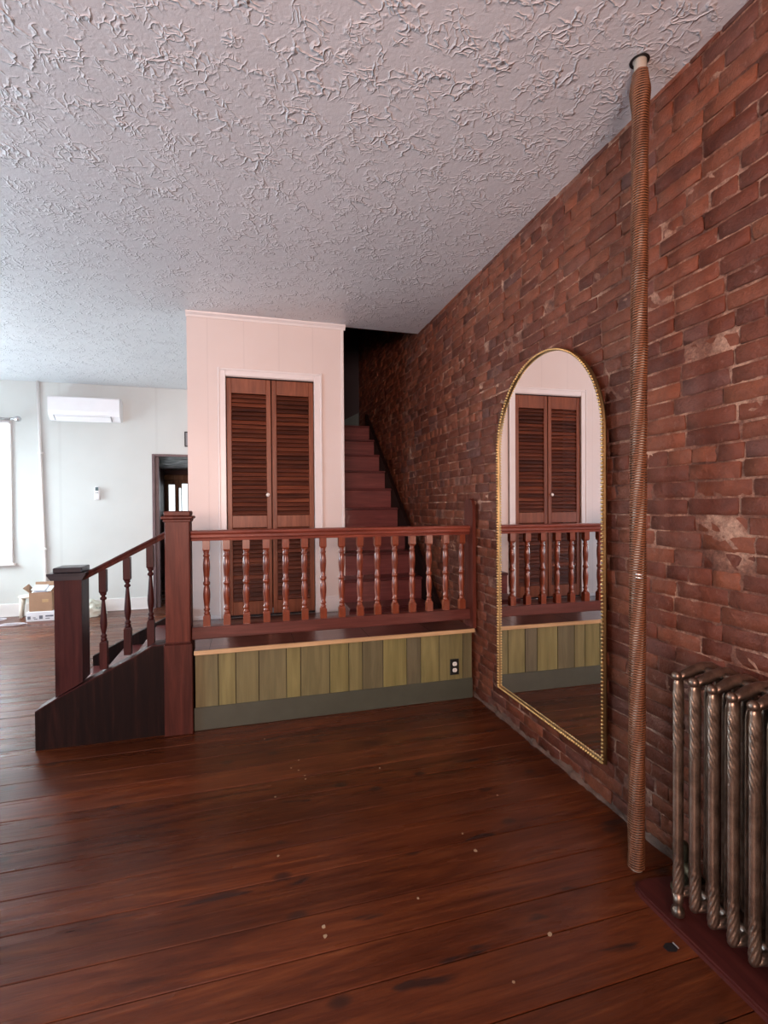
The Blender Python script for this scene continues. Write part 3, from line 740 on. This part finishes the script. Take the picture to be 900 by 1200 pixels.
# ------------------------------------------------------------------ rope wrapped pole
PX0, PY0, PX1, PY1 = 1.484, 1.598, 1.492, 1.584
pp = thing('rope_pole', 'floor to ceiling pole wrapped in brown rope in front of the brick wall', 'pole', (PX0, PY0, 0))
cen = lambda z: (PX0+(PX1-PX0)*z/HC, PY0+(PY1-PY0)*z/HC)
w = MB(); w.tube([cen(z)+(z,) for z in (0.001, 1, 2, HC)], .023, 16); w.build('pipe', M['pipe_white'], pp)
w = MB(); pitch = .0096; turns = int(3.125/pitch); seg = 30; prof = 8; vs = []; fs = []; cnt = turns*seg
for i in range(cnt):
    t_ = 2*PI*i/seg; z = .006 + pitch*i/seg + .0015*math.sin(i*.013)
    cx, cy = cen(z)
    R = .0268
    if z > 2.98: R += .007*min(1, (z-2.98)/.07)
    if z > 3.05: R += -.012*max(0,(z-3.06)/.04)*.5
    R += .0004*math.sin(z*40)+.0004*math.sin(z*13)
    rr = .0043+.0010*math.sin(i*2*PI/6.04)
    for k in range(prof):
        a = 2*PI*k/prof
        rad = R + rr*math.cos(a)
        vs.append((cx+rad*math.cos(t_), cy+rad*math.sin(t_), z+rr*math.sin(a)))
for i in range(cnt-1):
    for k in range(prof):
        fs.append([i*prof+k, i*prof+(k+1)%prof, (i+1)*prof+(k+1)%prof, (i+1)*prof+k])
w.add(vs, fs, True); w.build('rope_wrap', M['rope'], pp)
w = MB(); cx, cy = cen(HC); n = 28; v = []
for r in (.024, .036):
    for k in range(n): v.append((cx-.004+r*math.cos(2*PI*k/n)*random.uniform(.97,1.05), cy+r*math.sin(2*PI*k/n), HC-.0015))
w.add(v, [[k,(k+1)%n,n+(k+1)%n,n+k] for k in range(n)], False); w.build('ceiling_hole', M['black'], pp)
w = MB(); cx, cy = cen(1.17)
for zz in (1.165, 1.178):
    w.tube([(cx+.0325*math.cos(a), cy+.0325*math.sin(a), zz-.004*(a-4.0)) for a in [3.75+.12*k for k in range(7)]], .0034, 6)
w.build('tape_patch', M['tape'], pp)

# ------------------------------------------------------------------ radiator
RX0, RX1, RY, RP, RT = 1.415, 1.605, 1.352, .0665, .872
rd = thing('radiator', 'old bronze painted cast iron column radiator below the brick wall', 'radiator', (1.51, .9, .02))
def column(w, x, y, zb, zt, rx, ry, det):
    n = 40 if det else 14; nz = 190 if det else 12; vs = []; fs = []
    for j in range(nz+1):
        t_ = j/nz; z = zb+(zt-zb)*t_
        k1 = 1.0
        if t_ < .03: k1 = math.sqrt(max(0.02, 1-(1-t_/.03)**2))
        if t_ > .97: k1 = math.sqrt(max(0.02, 1-(1-(1-t_)/.03)**2))
        swell = 1.0 + .10*(t_ < .2)*(1-t_/.2)
        for k in range(n):
            a = 2*PI*k/n
            fl = 0
            if det:
                env = 0
                if t_ > .66: env = min(1, (t_-.66)/.03)*(1 if t_ < .93 else max(0,(.96-t_)/.03))
                if t_ < .20: env = min(1, (.20-t_)/.03)*.6*(min(1, t_/.04))
                fl = .11*env*math.sin(8*a + (z*230 if t_ > .5 else -z*200))
                if .20 < t_ < .66: fl = .10*max(0, math.cos(a-PI*.93))**10 - .05*max(0, math.cos(a-PI*1.12))**10
            c1, s1 = math.cos(a), math.sin(a)
            e = 1+fl
            vs.append((x+rx*k1*swell*e*c1, y+ry*k1*swell*e*s1, z))
    for j in range(nz):
        for k in range(n): fs.append([j*n+k, j*n+(k+1)%n, (j+1)*n+(k+1)%n, (j+1)*n+k])
    fs.append(list(range(n))[::-1]); fs.append([nz*n+k for k in range(n)])
    w.add(vs, fs, True)
w = MB()
cols = [RX0+.018, RX0+.085, RX0+.152, RX1+.0]
column(w, cols[0], RY, .085, RT-.018, .019, .0122, True)
for x in cols[1:]: column(w, x, RY, .075, RT-.02, .020, .0100, False)
# top header: knob plus arched bar
def sph(c0, r, sx=1, sy=1, sz=1):
    n = 14; m_ = 9; vs = []; fs = []
    for j in range(m_+1):
        ph_ = PI*j/m_-PI/2
        for k in range(n):
            a = 2*PI*k/n; vs.append((c0[0]+r*sx*math.cos(ph_)*math.cos(a), c0[1]+r*sy*math.cos(ph_)*math.sin(a), c0[2]+r*sz*math.sin(ph_)))
    for j in range(m_):
        for k in range(n): fs.append([j*n+k, j*n+(k+1)%n, (j+1)*n+(k+1)%n, (j+1)*n+k])
    w.add(vs, fs, True)
sph((RX0+.010, RY, RT-.014), .0165)
hp = [(RX0+.016,RY,RT-.022),(RX0+.04,RY,RT-.014),(RX0+.08,RY,RT-.002),(RX0+.12,RY,RT+.004),(RX0+.16,RY,RT+.002),(RX1,RY,RT-.012),(RX1+.012,RY,RT-.03)]
w.tube(hp, [.011,.0155,.0185,.0195,.019,.017,.012], 16)
w.tube([(RX0+.02,RY,.10),(RX0+.08,RY,.095),(RX1,RY,.10)], [.013,.019,.014], 14)
# nipples joining to the next section
for x, z in ((RX0+.125, RT-.004), (RX0+.095, .098)):
    w.tube([(x,RY,z),(x,RY-RP,z)], .016, 14)
sec = w.build('radiator_section', M['bronze'], rd)
for i in range(1, 9):
    s2 = sec.copy(); C.objects.link(s2); s2.parent = rd; s2.location = (0, -RP*i, 0)
for yy_ in (RY, RY-RP*8):
    for x in (RX0+.016, RX1-.004):
        w = MB(); w.lathe((x, yy_, .0205), [(.011,0),(.019,.006),(.0215,.017),(.019,.029),(.013,.036),(.015,.05),(.0185,.085)], 18); w.build('foot', M['bronze'], rd)
w = MB(); w.lathe((1.545, 1.445, .0205), [(.036,0),(.036,.006),(.026,.010),(.023,.03),(.029,.034),(.029,.060),(.022,.064),(.021,.095),(.028,.10),(.030,.16),(.022,.175)], 20)
w.tube([(1.545,1.445,.12),(1.535,1.40,.122),(1.53,1.35,.115)], .019, 14); w.build('valve_pipe', M['pipe_metal'], rd)

# ------------------------------------------------------------------ things on the far wall
ac = thing('air_conditioner', 'white wall mounted air conditioner high on the far white wall', 'air conditioner', (-2.09, YF, 2.63))
w = MB(); w.prism([(YF,2.665),(YF-.05,2.640),(YF-.12,2.640),(YF-.185,2.70),(YF-.20,2.76),(YF-.20,2.935),(YF-.185,2.95),(YF,2.95)], 'x', -2.517, -1.657); w.build('housing', M['white_plastic'], ac)
w = MB(); w.prism([(YF-.192,2.705),(YF-.130,2.640),(YF-.120,2.630),(YF-.126,2.626),(YF-.197,2.698)], 'x', -2.44, -1.77); w.build('air_flap', M['white_plastic'], ac)
w = MB(); w.prism([(YF-.188,2.700),(YF-.128,2.644),(YF-.124,2.6392),(YF-.19,2.69)], 'x', -2.455, -1.755); w.build('air_slot', M['ac_shadow'], ac)
rc = thing('remote_control', 'small white remote control held on the far wall below air conditioner', 'remote control', (-1.985, YF, 1.56))
w = MB(); w.box(-2.022,-1.952,YF-.022,YF,1.562,1.700,.006); w.build('wall_holder', M['white_plastic'], rc)
w = MB(); w.box(-2.014,-1.960,YF-.040,YF-.018,1.572,1.752,.006); bd_ = w.build('handset', M['white_plastic'], rc)
w = MB(); w.box(-2.008,-1.966,YF-.042,YF-.040,1.690,1.740,.001); w.build('screen', M['screen'], bd_)
w = MB(); w.box(-2.004,-1.990,YF-.042,YF-.040,1.655,1.670,.001); w.box(-1.984,-1.970,YF-.042,YF-.040,1.655,1.670,.001); w.build('buttons', M['grey_plastic'], bd_)
cp = thing('conduit_pipe', 'thin white vertical pipe running up the far white wall', 'pipe', (-2.62, YF-.03, 0))
w = MB(); w.tube([(-2.600,YF-.02,.0),(-2.625,YF-.02,.5),(-2.66,YF-.02,1.9),(-2.690,YF-.02,HC)], .018, 14); w.build('pipe', M['white_trim'], cp)
w = MB()
for z, x in ((.9,-2.637),(2.2,-2.668)):
    w = MB(); w.box(x-.030,x+.030,YF-.042,YF,z-.012,z+.012,.003); w.build('clamp', M['white_trim'], cp)

# ------------------------------------------------------------------ clutter on the far floor
x0, x1, y0, y1 = -2.705, -2.33, 7.26, 7.48
fb = thing('flat_carton', 'flat white printed carton on the floor under the cardboard box', 'box', ((x0+x1)/2, 7.44, 0))
w = MB(); w.box(x0,x1,y0,y1,.001,.125,.004); w.build('carton', M['printed_white'], fb)
for a, b_, z0_, z1_ in ((-2.69,-2.655,.03,.07),(-2.63,-2.60,.045,.055),(-2.62,-2.58,.025,.035),(-2.56,-2.52,.03,.075),(-2.49,-2.40,.055,.075),(-2.49,-2.44,.03,.04),(-2.38,-2.345,.05,.07)):
    w = MB(); w.box(a,b_,y0-.0012,y0,z0_,z1_); w.build('printed_mark', M['ink'], fb)
cb = thing('cardboard_box', 'open brown cardboard box of papers stacked on the white carton', 'box', (-2.5, 7.42, .126))
bx0, bx1, by0, by1, bz0, bz1 = -2.675, -2.42, 7.275, 7.47, .126, .37
w = MB(); t_ = .006
w.box(bx0,bx1,by0,by1,bz0,bz0+t_); w.box(bx0,bx1,by0,by0+t_,bz0+t_,bz1); w.box(bx0,bx1,by1-t_,by1,bz0+t_,bz1); w.box(bx0,bx0+t_,by0+t_,by1-t_,bz0+t_,bz1); w.box(bx1-t_,bx1,by0+t_,by1-t_,bz0+t_,bz1)
w.build('carton', M['cardboard'], cb)
w = MB()
w.add([(bx0,by0,bz1),(bx0,by1,bz1),(bx0-.07,by1,bz1+.09),(bx0-.07,by0,bz1+.06)], [(0,1,2,3),(3,2,1,0)][:1])
w.add([(bx0,by1,bz1),(bx1,by1,bz1),(bx1,by1+.02,bz1+.11),(bx0,by1+.02,bz1+.11)], [(0,1,2,3)])
w.add([(bx1,by0,bz1),(bx1,by1,bz1),(bx1+.08,by1,bz1+.06),(bx1+.08,by0,bz1+.06)], [(0,1,2,3)]); w.build('flap', M['cardboard'], cb)
w = MB(); w.box(-2.53,-2.46,by0-.0012,by0,.24,.28); w.build('shipping_label', M['edge_wood'], cb)
for k, (a, b_, z) in enumerate(((bx0+.02,bx1-.06,.375),(bx0+.03,bx1-.02,.395),(bx0+.015,bx0+.17,.41))):
    w = MB(); w.add([(a,by0+.02,z-.012),(b_,by0+.02,z-.018),(b_,by1-.03,z+.03),(a,by1-.03,z+.035),(a,by0+.02,z-.008),(b_,by0+.02,z-.014),(b_,by1-.03,z+.034),(a,by1-.03,z+.039)],
        [(3,2,1,0),(4,5,6,7),(0,1,5,4),(1,2,6,5),(2,3,7,6),(3,0,4,7)])
    pz = w.build('paper_sheaf', M['paper'], org=((a+b_)/2, 7.43, z)); tag(pz, ['lowest sheaf of white papers inside the cardboard box','middle sheaf of white papers inside the cardboard box','small top sheaf of papers at left inside the cardboard box'][k], 'papers', 'papers in the cardboard box')
so = thing('step_stool', 'small cream plastic stool behind the cardboard box against the far wall', 'stool', (-2.80, 7.61, 0))
w = MB(); w.lathe((-2.80,7.59,.265), [(.10,0),(.11,.004),(.112,.018),(.105,.028),(.02,.030)], 26); w.build('seat', M['cream_stool'], so)
for k in range(4):
    a = PI/4+k*PI/2+.2; w = MB(); w.tube([(-2.80+.08*math.cos(a),7.59+.08*math.sin(a),.268),(-2.80+.10*math.cos(a),7.59+.09*math.sin(a),.12),(-2.80+.10*math.cos(a),7.59+.10*math.sin(a),.002)], [.028,.02,.017], 10); w.build('leg', M['cream_stool'], so)
# plastic bag
w = MB(); n = 30; m_ = 14; vs = []; fs = []
for j in range(m_+1):
    ph_ = (PI/2)*j/m_
    for k in range(n):
        a = 2*PI*k/n; q = 1+.13*math.sin(3*a+j)+.10*math.sin(7*a-j*1.7)+.05*random.random()
        vs.append((-2.06+.19*q*math.cos(a)*math.cos(ph_)**.8, 7.46+.17*q*math.sin(a)*math.cos(ph_)**.8, .003+.20*math.sin(ph_)*(1+.12*math.sin(5*a))))
for j in range(m_):
    for k in range(n): fs.append([j*n+k, j*n+(k+1)%n, (j+1)*n+(k+1)%n, (j+1)*n+k])
w.add(vs, fs, True)
bg = thing('plastic_bag', 'crumpled pale plastic bag on far floor behind the dark newel post', 'bag', (-2.1, 7.46, 0))
w.build('bag_body', M['bag'], bg)
w = MB()
for a in range(6): 
    x = -2.04+.035*a; w.tube([(x,7.315+.01*a,.10),(x+.012,7.315+.012*a,.125),(x+.02,7.32+.012*a,.105)], .004, 6)
w.build('bag_print', M['bag_print'], bg)
# cables
for q, (cx, cy, r) in enumerate(((-3.25,7.48,.14),(-3.35,7.12,.20),(-2.80,7.13,.09))):
    w = MB(); pts = []
    for k in range(60):
        a = k*.32; rr = r*(1+.25*math.sin(k*.37+q)); pts.append((cx+rr*1.4*math.cos(a), cy+rr*.6*math.sin(a), .006+.004*((k//8) % 3)))
    w.tube(pts, .0045, 6); o = w.build('coiled_cable', M['cable'], org=(cx, cy, 0))
    tag(o, ['loose white cable coil nearest the far wall at left','large loose white cable coil at the left picture edge','small white cable loop on floor in front of the stool'][q], 'cable', 'cables on the far floor')

# ------------------------------------------------------------------ lights
def area(name, loc, tgt, sx, sy, power, col, spread=PI):
    l = bpy.data.lights.new(name, 'AREA'); l.shape = 'RECTANGLE'; l.size = sx; l.size_y = sy; l.energy = power; l.color = col; l.spread = spread
    o = bpy.data.objects.new(name, l); C.objects.link(o); o.location = loc
    d = Vector(tgt)-Vector(loc); o.rotation_euler = d.to_track_quat('-Z', 'Y').to_euler(); return o
area('front_window_warm', (-.7,-2.45,1.9), (.2,4.6,2.75), 1.6, 1.1, 120, (1,.62,.53), 1.9)
area('front_window_low', (-.6,-2.45,1.0), (.2,4.0,.6), 1.6, .7, 12, (.85,1,.82))
area('left_window_day', (-4.9,6.2,1.3), (-3.4,5.8,3.0), 2.2, 1.3, 150, (.72,.89,1))
area('left_floor_fill', (-4.9,6.3,1.9), (-2.6,5.6,0), 2.0, 1.3, 190, (.84,.94,1), 2.4)  # second lamp added beside the left window light to brighten the far floor
area('left_window_near', (-4.9,1.0,1.4), (-1.5,1.6,3.1), 1.8, 1.4, 210, (.56,.78,1))
area('outside_shade', (-3.6,8.3,1.8), (-3.6,7.6,1.7), 1.3, 2.0, 6800, (.86,.95,1))
area('hall_daylight', (-.8,11.6,1.7), (-.8,8,1.6), 1.6, .8, 6, (.92,.97,1))
wd = bpy.data.worlds.new('world'); bpy.context.scene.world = wd; wd.use_nodes = True
bgn = wd.node_tree.nodes['Background']; bgn.inputs[0].default_value = (.80,.88,1,1); bgn.inputs[1].default_value = .5

# ------------------------------------------------------------------ camera
f, yaw, pitch, roll = 576.27, .2747, -.012, -.0066
F = Vector((math.sin(yaw)*math.cos(pitch), math.cos(yaw)*math.cos(pitch), math.sin(pitch)))
R = Vector((math.cos(yaw), -math.sin(yaw), 0)); U = R.cross(F)
R2 = R*math.cos(roll)+U*math.sin(roll); U2 = -R*math.sin(roll)+U*math.cos(roll)
cd = bpy.data.cameras.new('camera'); cam = bpy.data.objects.new('camera', cd); C.objects.link(cam)
cd.sensor_fit = 'HORIZONTAL'; cd.sensor_width = 36; cd.lens = 36*f/900; cd.clip_start = .02
mt = Matrix((R2, U2, -F)).transposed().to_4x4(); mt.translation = Vector((0,0,1.45)); cam.matrix_world = mt
bpy.context.scene.camera = cam
vs_ = bpy.context.scene.view_settings; vs_.view_transform = 'Standard'; vs_.look = 'None'; vs_.exposure = 0
for o in bpy.data.objects:
    if '_w' in o: del o['_w']
